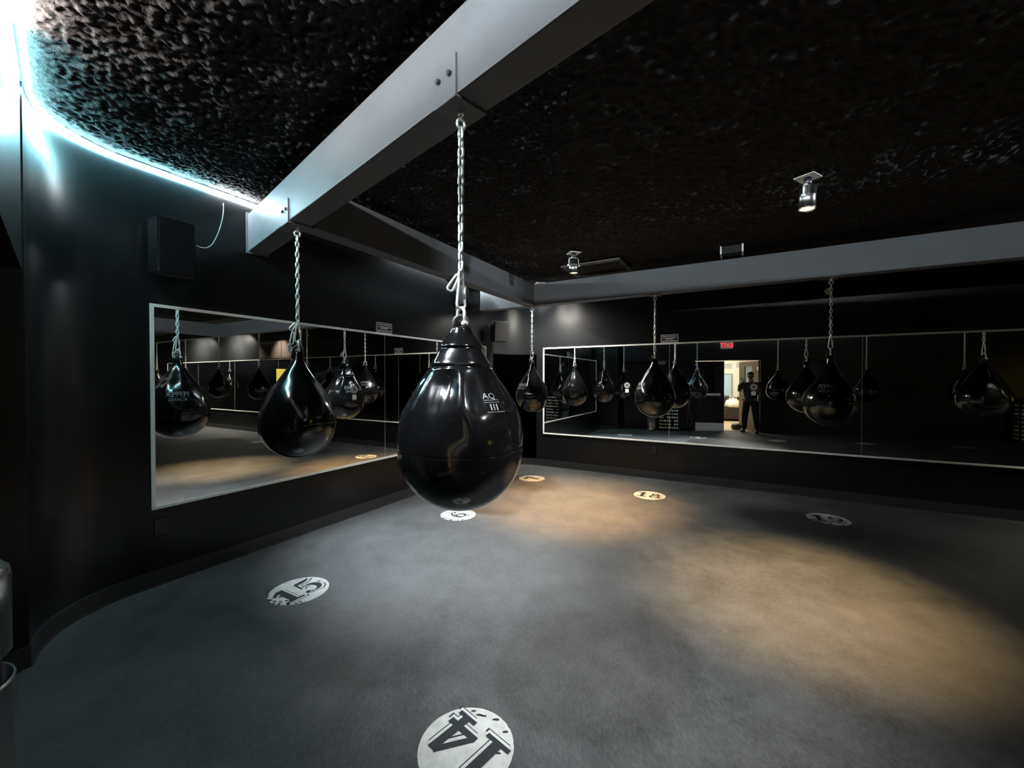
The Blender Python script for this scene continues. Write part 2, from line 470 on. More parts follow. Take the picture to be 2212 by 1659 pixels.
# ------------------------------------------------------------------ punching bags
RB = .25
PROF = [(-1, 0), (-.985, .17), (-.94, .34), (-.86, .51), (-.75, .66), (-.6, .80), (-.42, .907), (-.22, .975), (-.03, 1.0), (0, .9965), (.03, 1.), (.2, .982),
        (.4, .925), (.6, .852), (.8, .755), (1.0, .635), (1.2, .505), (1.4, .372), (1.55, .275), (1.7, .195), (1.85, .135), (1.95, .10), (2.0, .07), (2.01, 0)]
PROF14 = [(-1, 0), (-.985, .17), (-.94, .34), (-.86, .51), (-.75, .66), (-.6, .80), (-.42, .907), (-.22, .975), (-.03, 1.0), (0, .9965), (.03, 1.), (.2, .985),
          (.4, .94), (.6, .875), (.8, .78), (1.0, .665), (1.2, .555), (1.27, .52), (1.30, .49), (1.34, .50), (1.45, .435), (1.56, .37), (1.60, .345), (1.63, .36), (1.68, .33), (1.75, .27), (1.84, .20), (1.9, .17), (1.95, .13), (1.97, 0)]
PROFN = [(-1, 0), (-.985, .17), (-.94, .34), (-.86, .51), (-.75, .66), (-.6, .80), (-.42, .907), (-.22, .975), (-.03, 1.0), (0, .9965), (.03, 1.), (.2, .97),
         (.4, .885), (.6, .765), (.8, .62), (1.0, .48), (1.2, .37), (1.4, .27), (1.55, .20), (1.7, .155), (1.85, .13), (1.95, .10), (2.0, .07), (2.01, 0)]
def dense(prof, k=3):
    out = []
    for i in range(len(prof)-1):
        p0, p1, p2, p3 = prof[max(i-1, 0)], prof[i], prof[i+1], prof[min(i+2, len(prof)-1)]
        for j in range(k):
            t = j/k
            z = p1[0]+(p2[0]-p1[0])*t
            m1 = (p2[1]-p0[1])/max(p2[0]-p0[0], 1e-6)*(p2[0]-p1[0]); m2 = (p3[1]-p1[1])/max(p3[0]-p1[0], 1e-6)*(p2[0]-p1[0])
            if i == 0: r = p1[1]+(p2[1]-p1[1])*sqrt(t)
            elif i == len(prof)-2: r = p1[1]+(p2[1]-p1[1])*t
            else: r = (2*t**3-3*t*t+1)*p1[1]+(t**3-2*t*t+t)*m1+(-2*t**3+3*t*t)*p2[1]+(t**3-t*t)*m2
            out.append((max(r, 0)*RB, z*RB))
    out.append((0, prof[-1][0]*RB)); return out
def radius_at(prof, z):
    z /= RB
    for a, c in zip(prof, prof[1:]):
        if a[0] <= z <= c[0]: return (a[1]+(c[1]-a[1])*(z-a[0])/max(c[0]-a[0], 1e-6))*RB
    return 0
def window(x, a, c, d, e):
    if x <= a or x >= e: return 0
    if x < c: return (x-a)/(c-a)
    if x > d: return (e-x)/(e-d)
    return 1
def stadium(L, W, r, n=6):
    """centre line of a chain link in the x-z plane, length L and width W outside"""
    a = W/2-r; h = L/2-r-a; pts = []
    for k in range(n+1): pts.append((a*cos(pi*k/n), 0, h+a*sin(pi*k/n)))
    for k in range(n+1): pts.append((-a*cos(pi*k/n), 0, -h-a*sin(pi*k/n)))
    return pts
def pear(L, Wt, Wb, r, n=7):
    """pear-shaped snap hook centre line, narrow top, wide bottom"""
    at_, ab = Wt/2-r, Wb/2-r; zt, zb = L/2-r-at_, -L/2+r+ab; pts = []
    for k in range(n+1): pts.append((at_*cos(pi*k/n), 0, zt+at_*sin(pi*k/n)))
    for k in range(n+1): pts.append((-ab*cos(pi*k/n), 0, zb-ab*sin(pi*k/n)))
    return pts
def placed(pts, z, rz, tilt=0., off=(0, 0)):
    m = Matrix.Translation((off[0], off[1], z)) @ Matrix.Rotation(rz, 4, 'Z') @ Matrix.Rotation(tilt, 4, 'Y')
    return [m @ V(p) for p in pts]

def make_bag(pos, hc, label, face, style=0, texts=(), ring_rz=.3, clip='pear', extra=None):
    """pos plan position, hc height of the widest point, face = heading of local -y (front)"""
    t = thing('punching_bag', label, 'punching bag', (pos.x, pos.y, hc), face, 'black teardrop bags hanging from the beams')
    prof = {0: PROF, 1: PROF14, 2: PROFN}[style]
    rnd = random.Random(int(pos.x*100)+7)
    ph = [rnd.uniform(0, 6.28) for _ in range(6)]
    amp = {0: .006, 1: .014, 2: .004}[style]
    def fn(r, z, a):
        u = z/RB
        w = window(u, .1, .7, 1.05, 1.27)
        d = amp*w*(sin(5*a+ph[0]+1.5*u)*.6+sin(8*a+ph[1]-2*u)*.35+sin(3*a+ph[2])*.5)
        if style == 1:
            d += -.020*window(u, .62, .98, 1.12, 1.27)*max(0, sin(6*a+ph[3]+.8*u))**2
            d += .010*window(u, -.05, .30, .70, 1.1)*(max(0, sin(9*a+2.1*u+1.2))**3-.4*max(0, sin(9*a+2.1*u+4.2))**2)
            d += .004*window(u, 1.3, 1.34, 1.55, 1.62)*sin(4*a+3*u+ph[4])
        d += .0025*sin(2*a+ph[5]+u*2)*window(u, -.9, -.4, .3, .8)
        return (r+d, 0, 0)
    b = MB(); b.lathe(dense(prof, 4), 72, fn=fn)
    # printed lettering lies on the skin of the bag
    b.mi = 1
    for (body, size, az, z0, sx) in texts:
        g = text_geo(body, size)
        mp = []
        for v in g.verts:
            x, z = v.co.x*sx, z0+v.co.y
            r = radius_at(prof, z)
            a = az - pi/2 + x/max(r, .05)
            q = fn(r, z, a)[0]+.0025
            v.co = V((q*cos(a), q*sin(a), z))
        b.add(g)
    body = b.build('bag_body', [M['vinyl'], M['print']], t)
    ztop = prof[-1][0]*RB
    # hanging tab
    b = MB()
    tab = [(.028*cos(k*pi/8), 0, ztop+.012+.028*sin(k*pi/8)) for k in range(9)]
    tab = [(.034, 0, ztop-.05)]+tab+[(-.034, 0, ztop-.05)]
    for sgn in (-.012, 0, .012): b.tube([(p[0], sgn, p[2]) for p in tab], .009, n=8)
    b.build('hanging_tab', M['vinyl2'], t)
    # shackle: bow through the tab with a pin
    zs = ztop+.028
    b = MB(); bow = [(-.026, 0, zs-.022), (-.026, 0, zs+.022)]+[(-.026*cos(pi*k/8), 0, zs+.022+.026*sin(pi*k/8)) for k in range(1, 8)]+[(.026, 0, zs+.022), (.026, 0, zs-.022)]
    m_ = Matrix.Rotation(pi/2+ring_rz, 4, 'Z')
    b.tube([m_ @ V(p) for p in bow], .0065, n=8)
    b.tube([m_ @ V((-.045, 0, zs-.018)), m_ @ V((.045, 0, zs-.018))], .0062, n=8)
    for sx in (-1, 1): b.tube([m_ @ V((sx*.020, 0, zs-.018)), m_ @ V((sx*.034, 0, zs-.018))], .0115, n=8)
    b.build('shackle', M['chrome'], t)
    # snap hook or quick link above it
    zc = zs+.022+.026
    L = .135 if clip == 'pear' else .085
    b = MB(); rz = ring_rz
    b.tube(placed(pear(L, .028, .05 if clip == 'pear' else .034, .0058), zc+L/2-.012, rz), .0058, closed=True, n=8)
    if clip != 'pear': b.tube(placed([(.012, 0, -.012), (.012, 0, .012)], zc+L/2-.012, rz), .0085, n=6)
    else: b.tube(placed([(.0165, 0, -.02), (.0145, 0, .025)], zc+L/2-.012, rz), .0072, n=8)
    b.build('snap_hook', M['chrome'], t)
    z = zc+L-.024
    # eye bolt and top link under the bracket
    zt_ = ZB0-.010-hc
    b = MB(); b.tube([(0, 0, zt_+.004), (0, 0, zt_-.028)], .0055, n=8); b.lathe([(0, zt_), (.014, zt_), (.014, zt_-.008), (.0, zt_-.008)], 6, smooth=False)
    b.tube(placed([(.018*cos(2*pi*k/14), 0, .020*sin(2*pi*k/14)) for k in range(14)], zt_-.046, ring_rz), .0055, closed=True, n=8)
    b.build('eye_bolt', M['chrome'], t)
    Lq = .062
    zq = zt_-.062-Lq/2+.010
    b = MB(); b.tube(placed(stadium(Lq, .033, .0055), zq, ring_rz+pi/2), .0055, closed=True, n=8)
    b.tube(placed([(.011, 0, -.010), (.011, 0, .012)], zq, ring_rz+pi/2), .0082, n=6)
    b.build('quick_link', M['chrome'], t)
    # chain
    top = zq-Lq/2+.0115; bot = z
    pitch = .038; n = max(3, int(round((top-bot)/pitch))); pitch = (top-bot)/n
    b = MB()
    for k in range(n):
        zz = bot+(k+.5)*pitch
        b.tube(placed(stadium(pitch+.0125, .031, .0060, 5), zz, ring_rz+(pi/2 if (n-k) % 2 == 0 else 0)+.25+rnd.uniform(-.25, .25)), .0060, closed=True, n=7)
    b.build('chain', M['chrome'], t)
    if extra:
        b = MB()
        for (x, zz, L2, tilt, rz2) in extra:
            b.tube(placed(pear(L2, .022, .034, .0048), zc+zz, rz2, tilt, (x, 0)), .0048, closed=True, n=7)
        b.build('spare_hook', M['chrome'], t)
    return t

def toward(pos, q): d = q-pos; return atan2(d.y, d.x)+pi/2
CAM = V((0, 0))
PB = [('PEPPER', .062, 0, .150, .85), ('BOXING', .036, 0, .112, .95)]
def pb_txt(az): return [(s, z, az, h, k) for (s, z, _, h, k) in PB]
make_bag(P14, 1.222, 'glossy black teardrop bag hanging nearest, over floor number 14, with wrinkled shoulders', toward(P14, CAM), 1,
         [('AQ', .030, .56, .205, 1.2), ('_____', .03, .62, .203, 1.), ('_____', .03, .62, .195, 1.), ('III', .034, .60, .163, 1.5), ('______', .028, .64, .160, 1.)]+pb_txt(pi+.3), .55, 'pear', [(-.030, .10, .085, .5, .2)])
make_bag(P15, 1.190, 'glossy black teardrop bag over floor number 15, hanging close to the mirror', toward(P15, CAM), 0, pb_txt(-2.2), .2, 'pear',
         [(-.035, .02, .10, .12, .3), (-.030, .10, .07, .6, .1), (.012, -.02, .07, -.1, .6), (-.05, -.05, .06, -.2, .1)])
make_bag(P6, 1.215, 'black teardrop bag over floor number 6, mostly hidden behind the nearest bag', toward(P6, at(NL, DL, 3.5).xy), 1, pb_txt(.2), .9, 'pear', [(.03, .05, .08, -.6, .2)])
make_bag(P7, 1.240, 'black teardrop bag in the rounded far corner over floor number 7', toward(P7, CAM), 0, pb_txt(-.75), .0, 'pear', [(-.018, -.02, .06, .2, .2)])
make_bag(P18, 1.262, 'black teardrop bag over floor number 18, with a diagonal seam on its belly', toward(P18, CAM), 0, pb_txt(-1.0), .1, 'link')
make_bag(P19, 1.255, 'black teardrop bag over floor number 19 with grey lettering on its front', toward(P19, CAM), 2, pb_txt(-.12), .0, 'pear', [(-.03, .62, .06, .7, .2), (-.02, .60, .06, .1, .2)])
make_bag(P20, 1.25, 'black teardrop bag whose reflection is the rightmost large one in the wide mirror', toward(P20, CAM), 0, [], .1, 'pear')
make_bag(P21, 1.25, 'black teardrop bag under the far beam joint, seen only in the left mirror', toward(P21, CAM), 0, [], .4, 'pear')
make_bag(P22, 1.25, 'black teardrop bag seen only in the left mirror, next past the far beam joint', toward(P22, CAM), 0, [], .7, 'pear')
make_bag(P23, 1.25, 'black teardrop bag seen only at the left edge of the left mirror', toward(P23, CAM), 0, [], .2, 'pear')
make_bag(P13, 1.22, 'black teardrop bag reflected just right of the doorway in the wide mirror', toward(P13, at(NR, DR, 1).xy), 0, [], .5, 'link')
make_bag(P12, 1.22, 'black teardrop bag reflected behind the lettered bag in the wide mirror', toward(P12, at(NR, DR, 2).xy), 0, [], .1, 'pear')
make_bag(P11, 1.22, 'black teardrop bag reflected with its chain beside the rightmost large one', toward(P11, at(NR, DR, 3).xy), 0, [], .8, 'pear')

# ------------------------------------------------------------------ floor numbers
def stroke(b, pts, ws, z, f):
    """quad strip along pts with full widths ws, mapped by f(x,y)"""
    n = len(pts); L, R_ = [], []
    b.zk = getattr(b, 'zk', 0)+1; z += b.zk*2.5e-5
    for i in range(n):
        a, c = pts[max(i-1, 0)], pts[min(i+1, n-1)]
        dx, dy = c[0]-a[0], c[1]-a[1]; l = hypot(dx, dy) or 1
        nx, ny = -dy/l*ws[i]/2, dx/l*ws[i]/2
        L.append((pts[i][0]+nx, pts[i][1]+ny)); R_.append((pts[i][0]-nx, pts[i][1]-ny))
    for i in range(n-1):
        b.poly([(*f(*p), z) for p in (L[i], R_[i], R_[i+1], L[i+1])])
def ell(cx, cy, rx, ry, a0, a1, n=20): return [(cx+rx*cos(rad(a0+(a1-a0)*k/n)), cy+ry*sin(rad(a0+(a1-a0)*k/n))) for k in range(n+1)]
def ringw(n, a0, a1, thin, thick): return [thin+(thick-thin)*abs(cos(rad(a0+(a1-a0)*k/n))) for k in range(n+1)]
GLY = {
 '1': (.64, [([(.33, 1), (.33, .03)], [.22, .22]), ([(.04, .05), (.64, .05)], [.1, .1]), ([(.36, .96), (.20, .88), (.03, .72)], [.06, .14, .08])]),
 '4': (.76, [([(.47, .99), (.05, .31)], [.13, .13]), ([(0, .31), (.76, .31)], [.14, .14]), ([(.52, 1), (.52, .04)], [.19, .19]), ([(.28, .05), (.76, .05)], [.1, .1])]),
 '5': (.70, [([(.14, .90), (.36, .91), (.52, .94), (.66, 1.0)], [.16, .17, .14, .06]), ([(.15, .96), (.12, .50)], [.07, .05]),
             (ell(.33, .32, .27, .27, 145, -130, 22), [.03+.15*max(0, cos(rad((145-275*k/22)*.9))) for k in range(23)]), (ell(.13, .14, .04, .04, 0, 360, 10), [.08]*11)]),
 '6': (.68, [(ell(.35, .30, .24, .24, 0, 360, 24), ringw(24, 0, 360, .06, .15)), ([(.11, .34), (.13, .60), (.25, .84), (.46, .94), (.58, .90)], [.15, .14, .11, .06, .05]), (ell(.56, .83, .035, .035, 0, 360, 10), [.07]*11)]),
 '7': (.70, [([(.03, .90), (.68, .90)], [.18, .18]), ([(.63, .88), (.45, .45), (.38, .02)], [.08, .16, .22]), ([(.06, .99), (.06, .68)], [.07, .07])]),
 '8': (.70, [(ell(.35, .74, .18, .18, 0, 360, 24), ringw(24, 0, 360, .06, .15)), (ell(.35, .28, .25, .23, 0, 360, 24), ringw(24, 0, 360, .06, .16))]),
 '9': (.68, [([(.68-x, 1-y) for x, y in ell(.35, .30, .24, .24, 0, 360, 24)], ringw(24, 0, 360, .06, .15)), ([(.57, .66), (.55, .40), (.43, .16), (.22, .06), (.10, .10)], [.15, .14, .11, .06, .05]), (ell(.12, .17, .035, .035, 0, 360, 10), [.07]*11)]),
}
def floor_mark(c, up, digits, label, R=.195, worn=0., wdir=-pi/2, cat='floor number'):
    up = V(up).normalized(); rt = V((up.y, -up.x)); rnd = random.Random(hash(digits) % 97 + len(label))
    t = thing('floor_number' if digits else 'floor_spot', label, cat, (c[0], c[1], 0), 0, 'white discs stuck to the floor')
    b = MB(); b.mi = 0
    N = 120; pts = []
    for k in range(N):
        a = 2*pi*k/N; da = abs((a-wdir+pi) % (2*pi)-pi)
        j = 1.0
        if worn and da < 1.25: j -= worn*max(0, noise.noise(V((a*9, worn*50+len(label), 0)))+.35*noise.noise(V((a*31, 2, 0)))+.12)*(1-da/1.25)**.5
        j -= .012*max(0, noise.noise(V((a*14, 7, len(label)))))
        pts.append((R*j*cos(a), R*j*sin(a), .0012))
    b.poly(pts)
    b.mi = 1
    for k in range(int(5+worn*110)):
        a = wdir+rnd.gauss(0, .7) if k < worn*110 else rnd.uniform(0, 2*pi)
        rr = R*(1-abs(rnd.gauss(0, .16)) if k < worn*110 else rnd.uniform(.6, .97)); s = rnd.uniform(.002, .0085)
        cx, cy = rr*cos(a), rr*sin(a)
        if hypot(cx, cy) > R*.97: continue
        n = 7; b.poly([(cx+s*(1+.6*rnd.random())*cos(2*pi*i/n)*1.5, cy+s*(.6+.6*rnd.random())*sin(2*pi*i/n), .0019) for i in range(n)])
    b.build('disc', [M['decal'], M['wear']], t)
    if digits:
        H = .21; gap = .07; W = sum(GLY[d][0] for d in digits)+gap*(len(digits)-1)
        b = MB()
        for layer, (off, mi, z) in enumerate((((.095, -.085), 0, .0022), ((.05, -.045), 1, .0029), ((0, 0), 0, .0036))):
            x0 = -W/2; b.mi = mi
            for d in digits:
                w, st = GLY[d]
                def f(x, y, x0=x0, off=off):
                    u = (x0+x+off[0]-.03)*H; v = (y-.5+off[1])*H
                    p = rt*u+up*v; return (p.x, p.y)
                for pts_, ws in st:
                    stroke(b, pts_, [q+(.035 if layer == 1 else 0) for q in ws], z, f)
                x0 += w+gap
        b.build('numeral', [M['decal_ink'], M['decal']], t)
    return t
upA = NW
floor_mark((-.185, 1.645), upA, '14', 'white floor disc numbered 14, nearest the camera', worn=.02, wdir=0)
floor_mark((-1.508, 2.868), NL, '15', 'worn white floor disc numbered 15 near the long wall', worn=.22, wdir=-1.9)
floor_mark((-.594, 4.480), NL, '6', 'white floor disc numbered 6 just below the nearest bag, with a ragged edge', worn=.26, wdir=-2.1)
floor_mark((.300, 6.128), NL, '7', 'cream floor disc numbered 7 in the far corner', worn=.2, wdir=-1.7)
floor_mark((1.777, 5.24), NR, '18', 'clean cream floor disc numbered 18', worn=.0)
floor_mark((3.393, 4.350), NR, '19', 'chipped white floor disc numbered 19', worn=.2, wdir=-2.6)
floor_mark((P13.x, P13.y), upA, '', 'pale floor disc reflected beside the open doorway in the wide mirror')
floor_mark((P12.x, P12.y), upA, '', 'pale floor disc reflected below the lettered bag in the wide mirror')
floor_mark((P11.x, P11.y), upA, '', 'pale floor disc reflected at the right end of the wide mirror')
floor_mark((P20.x, P20.y), NR, '', 'pale floor disc beyond the chipped number 19, seen in the left mirror')

# ------------------------------------------------------------------ ceiling spot lamps
def spotlight(pos, label, warm, power, cone=95, blend=.55, zr=0., aim=None, color=None, soft=.05):
    t = thing('ceiling_spotlight', label, 'spotlight', (pos[0], pos[1], HC-.02), zr, 'can spotlights under the ceiling')
    b = MB(); b.box((0, 0, -.004), (.135, .135, .006), bev=.001); b.build('mounting_plate', M['frame'], t)
    b = MB(); b.lathe([(0, -.006), (.026, -.006), (.026, -.05), (.020, -.056), (0, -.056)], 20); b.build('swivel_stem', M['dark_steel'], t)
    b = MB()
    yk = [(-.062, 0, -.155), (-.062, 0, -.08), (-.052, 0, -.066), (-.02, 0, -.056), (.02, 0, -.056), (.052, 0, -.066), (.062, 0, -.08), (.062, 0, -.155)]
    b.tube(yk, .006, n=8)
    for s in (-1, 1): b.tube([(s*.055, 0, -.150), (s*.078, 0, -.150)], .011, n=8)
    b.build('yoke', M['chrome'], t)
    q = Matrix.Identity(4)
    if aim is not None:
        d = V(aim)-V((pos[0], pos[1], HC-.17)); d = Matrix.Rotation(-zr, 3, 'Z') @ d
        q = Matrix.Translation((0, 0, -.150)) @ d.to_track_quat('-Z', 'Y').to_matrix().to_4x4() @ Matrix.Translation((0, 0, .150))
    def turned(b):
        bmesh.ops.transform(b.bm, matrix=q, verts=b.bm.verts); return b
    b = MB(); b.lathe([(0, -.072), (.044, -.072), (.052, -.080), (.052, -.14), (.0535, -.141), (.0535, -.146), (.052, -.147), (.052, -.232), (.056, -.236), (.056, -.243), (.049, -.243), (.049, -.225)], 32)
    turned(b).build('lamp_can', M['steel'], t)
    b = MB(); b.lathe([(0, -.233), (.048, -.233)], 32); turned(b).build('lamp_lens', M['lens'] if warm else M['lens_cool'], t)
    ld = bpy.data.lights.new('lamp_beam', 'SPOT'); ld.energy = power; ld.spot_size = rad(cone); ld.spot_blend = blend; ld.shadow_soft_size = soft
    ld.color = color or ((1., .66, .32) if warm else (.84, .93, 1.))
    lo = bpy.data.objects.new('lamp_beam', ld); COL.objects.link(lo); lo.parent = t
    lo.matrix_local = q @ Matrix.Translation((0, 0, -.25))
    return t
PW = 1.95
spotlight((2.20, 3.05), 'silver can spotlight on the ceiling with a warm lit face, standing alone at upper right', True, 1100*PW, 50, 1., zr=.55, aim=(2.0, 2.95, 0))
spotlight((.735, 4.875), 'small warm can spotlight just above the long far beam', True, 1800*PW, 60, 1., zr=.3, aim=(.77, 4.99, 0), color=(1., .53, .17))
spotlight((.62, .62), 'cool can spotlight above the nearest bag, out of frame overhead', False, 240*PW, 64, 1., zr=.2, aim=(.35, 2.8, 0), color=(.93, .97, 1.))
spotlight((1.95, .25), 'cool can spotlight out of frame overhead on the right', False, 760*PW, 58, 1., zr=.2, aim=(.55, 2.9, 0), color=(1., .97, .93))
spotlight((-1.0, 1.05), 'cool can spotlight close to the glowing strip, out of frame overhead', False, 290*PW, 50, 1., zr=.2, aim=(.45, 2.6, 0))
spotlight((-1.22, 3.98), 'cool can spotlight behind the overhead beam near the framed mirror', False, 800*PW, 60, 1., zr=.2, aim=(-.72, 3.75, 0))
spotlight((.44, 6.41), 'can spotlight behind the far beam in the rounded corner', True, 380*PW, cone=170, blend=1., soft=.2, zr=.2, color=(1., .95, .86))
spotlight((7.55, 2.40), 'can spotlight beyond the frame washing the far mirror wall', True, 600*PW, cone=150, blend=1., zr=.2, aim=(8.15, 2.95, 1.9), color=(1., .92, .78))
spotlight((9.4, 1.30), 'can spotlight at the far end of the mirror wall', True, 600*PW, cone=150, blend=1., zr=.2, aim=(10.0, 1.85, 1.9), color=(1., .92, .78))
spotlight((5.75, 3.45), 'added unseen spotlight that brightens brown boards high on the mirror wall', True, 160*PW, cone=74, blend=1., zr=.2, aim=(6.0, 3.9, 2.1), color=(1., .88, .72))  # extra lamp, added only to light the boards
spotlight((5.6, 1.2), 'added cool spotlight out of frame that brightens the sides of the overhead beams', False, 400*PW, 18, 1., zr=.2, aim=(-.3, 4.9, 2.70))  # extra lamp, added to lift the beam faces

# ------------------------------------------------------------------ speakers, cable, signs, outlets
def speaker(loc, rz, label, w=.24, h=.40, d=.22, cable=False, yaw=0., tilt=.0):
    t = thing('wall_speaker', label, 'speaker', loc, rz)
    mt = Matrix.Translation((0, -.06-d/2, 0)) @ Matrix.Rotation(yaw, 4, 'Z') @ Matrix.Rotation(tilt, 4, 'X')
    b = MB(); b.box(None, (w, d, h), bev=.018, mat4=mt); b.build('cabinet', M['plastic'], t)
    b = MB(); b.box(None, (w-.03, .008, h-.03), bev=.003, mat4=mt @ Matrix.Translation((0, -d/2-.003, 0))); b.build('speaker_grille', M['grille'], t)
    b = MB(); b.box((0, -.012, 0), (.07, .02, .12), bev=.003); b.tube([(0, -.015, 0), (0, -.075, 0)], .016, n=10); b.build('wall_mount', M['dark_steel'], t)
    if cable:
        b = MB(); b.tube(cable, .004, n=6); b.build('speaker_cable', M['cable'], t)
    return t
base = at(NL, DL, 1.345, 2.42)
def bez(p0, p1, p2, p3, n=14):
    out = []
    for k in range(n+1):
        t = k/n; out.append(tuple((1-t)**3*a+3*(1-t)**2*t*b_+3*(1-t)*t*t*c+t**3*d for a, b_, c, d in zip(p0, p1, p2, p3)))
    return out
cab = bez((.12, -.05, .118), (.20, -.015, .10), (.27, -.006, .075), (.315, -.006, .16))[:-1]+bez((.315, -.006, .16), (.36, -.006, .25), (.40, -.006, .40), (.39, -.01, .505))
speaker(base, rot_of(NL), 'black wall speaker high on the wall under the glowing strip, with a looping cable', .235, .40, .15, cab, 0, .0)
speaker((-.30, 6.80, 2.27), rad(28), 'black box speaker high in the rounded far corner', .22, .34, .22, None, -.15, .1)

t = thing('wall_box', 'black box on the wall just below the glowing strip, near the far corner', 'box', at(NL, DL, 5.08, 2.74), rot_of(NL))
b = MB(); b.box((0, -.07, 0), (.36, .14, .26), bev=.006); b.build('box_case', M['door_black'], t)
b = MB(); b.box((0, -.143, 0), (.30, .006, .20), bev=.002); b.build('box_cover', M['plastic'], t)

def notice(n, d, s, z, label):
    t = thing('notice_board', label, 'sign', at(n, d, s, z), rot_of(n)); w, h = .25, .125
    b = MB(); b.box((0, -.003, 0), (w, .005, h)); b.build('board', M['sign_black'], t)
    b = MB()
    def para(x, zz, a, c, sh):   # slanted border dash
        b.poly([(x-a/2-sh, -.0062, zz-c/2), (x+a/2-sh, -.0062, zz-c/2), (x+a/2+sh, -.0062, zz+c/2), (x-a/2+sh, -.0062, zz+c/2)])
    for k in range(10):
        for zz in (-h/2+.008, h/2-.008): para(-w/2+.014+k*(w-.028)/9, zz, .013, .014, .005)
    for k in range(1, 5):
        for x in (-w/2+.009, w/2-.009): para(x, -h/2+.008+k*(h-.016)/5, .013, .013, .003)
    for (zz, ww) in ((.033, .200), (.009, .192), (-.007, .110), (-.033, .200)):
        # rows of tiny unreadable print
        x = -ww/2; rnd = random.Random(int(zz*1e4))
        while x < ww/2:
            l = rnd.uniform(.008, .022); l = min(l, ww/2-x)
            b.poly([(x, -.0062, zz-.0045), (x+l, -.0062, zz-.0045), (x+l, -.0062, zz+.0045), (x, -.0062, zz+.0045)]); x += l+.0025
    b.build('border_and_print', M['white'], t)
notice(NL, DL, 3.441, 2.10, 'black notice with striped white border above the seam of the left framed mirror')
notice(NR, DR, -.932, 2.10, 'black notice with striped white border above the wide mirror')

def outlet(n, d, s, z, label):
    t = thing('wall_outlet', label, 'outlet', at(n, d, s, z), rot_of(n))
    b = MB(); b.box((0, -.004, 0), (.075, .008, .118), bev=.003); b.build('cover_plate', M['plastic'], t)
    for zz in (-.027, .027):
        b = MB(); b.box((0, -.009, zz), (.034, .004, .034), bev=.002); b.build('socket_face', M['sign_black'], t)
outlet(NR, DR, -1.145, .434, 'black power outlet below the wide mirror under the bag over number 18')
outlet(NL, DL, 1.31, .42, 'black power outlet low on the wall under the corner of the left mirror')

sticker(NR, DR, -1.55, 1.405, 'behind the bag over number 18')
sticker(NR, DR, .142, 1.395, 'over the reflected person')
sticker(NL, DL, 3.01, 1.385, 'of the left wall beside the bag over number 15')

# ceiling bits above the far beam
t = thing('ceiling_vent', 'long grey slatted ceiling vent just above the far beam', 'vent', (1.14, 5.52, HC-.02), rad(-29.4))
b = MB()
b.box((0, -.30, -.01), (.78, .03, .02)); b.box((0, .30, -.01), (.78, .03, .02)); b.box((-.38, 0, -.01), (.03, .60, .02)); b.box((.38, 0, -.01), (.03, .60, .02))
b.build('vent_frame', M['louvre'], t)
b = MB()
for k in range(9): b.box(None, (.73, .055, .006), mat4=Matrix.Translation((0, -.25+k*.0625, -.012)) @ Matrix.Rotation(.5, 4, 'X'))
b.build('vent_slats', M['louvre'], t)
t = thing('ceiling_box', 'black ceiling box with bright metal side strips above the far beam', 'ceiling unit', (2.47, 4.60, HC), rad(-29.4))
b = MB(); b.box((0, .15, -.05), (.20, .30, .10), bev=.004); b.build('box_body', M['door_black'], t)
for s in (-1, 1):
    b = MB(); b.box((s*.108, .15, -.05), (.016, .31, .105), bev=.002); b.build('side_strip', M['frame'], t)

# ------------------------------------------------------------------ steel bin, racks, cord loop on the rear wall
bx = V((-1.915, 1.345))
t = thing('waste_bin', 'round brushed steel waste bin with a raised lid at the left edge', 'bin', (bx.x, bx.y, 0))
b = MB(); b.lathe([(0, .004), (.16, .004), (.165, .0), (.168, .015), (.165, .02), (.165, .425), (.168, .428), (.168, .440), (.158, .440), (.158, .06), (0, .06)], 48); b.build('bin_body', M['steel'], t)
b = MB(); b.lathe([(0, .40), (.135, .40), (.135, .56), (0, .56)], 32); b.build('inner_liner', M['door_black'], t)
b = MB(); b.lathe([(0, .545), (.15, .545), (.158, .535), (.160, .53), (.160, .80), (.156, .825), (.14, .842), (0, .856)], 48); b.build('bin_lid', M['steel'], t)

def rack(tpos, label, cols=8, rows=9, w=.56, h=1.06, n0=.30, seed=1):
    p = at(NW, n0, -tpos); t = thing('storage_rack', label, 'rack', (p.x, p.y, 0), rot_of(NW)); d = .26
    rnd = random.Random(seed)
    b = MB()
    for x in (-w/2, w/2):
        for y in (-d/2+.015, d/2-.015): b.box((x, y, h/2), (.03, .03, h), bev=.003)
    b.box((0, d/2-.006, h/2), (w, .008, h-.02)); b.box((0, 0, h-.012), (w+.03, d, .02), bev=.003)
    b.build('rack_frame', M['door_black'], t)
    dz = (h-.16)/rows
    for r in range(rows):
        b = MB(); b.box((0, 0, .05+r*dz), (w-.02, d-.02, .012)); b.build('shelf', M['door_black'], t)
    first = {}
    for r in range(rows):
        for c in range(cols):
            if rnd.random() < .08: continue
            k = min(4, int(c/cols*5)); k = k if rnd.random() < .55 else 0
            x = -w/2+.05+c*(w-.1)/(cols-1); z = .05+r*dz+.006+.029
            if k not in first:
                b = MB(); b.lathe([(0, 0), (.020, 0), (.026, .006), (.026, .22), (0, .22)], 14)
                o = b.build('rolled_wrap', DOTS[k], t); o.rotation_euler = (-pi/2, 0, 0); first[k] = o
            else:
                o = first[k].copy(); COL.objects.link(o); o.parent = t
            o.location = (x, -d/2+.012, z)
rack(-1.84, 'black rack with rows of small coloured round ends, reflected beside the steel bin')
rack(6.25, 'black rack with rows of small pale dots, reflected at the far right', cols=9, rows=9, w=.62, h=1.05, seed=5)
p = at(NW, DWB-.012, 1.245)
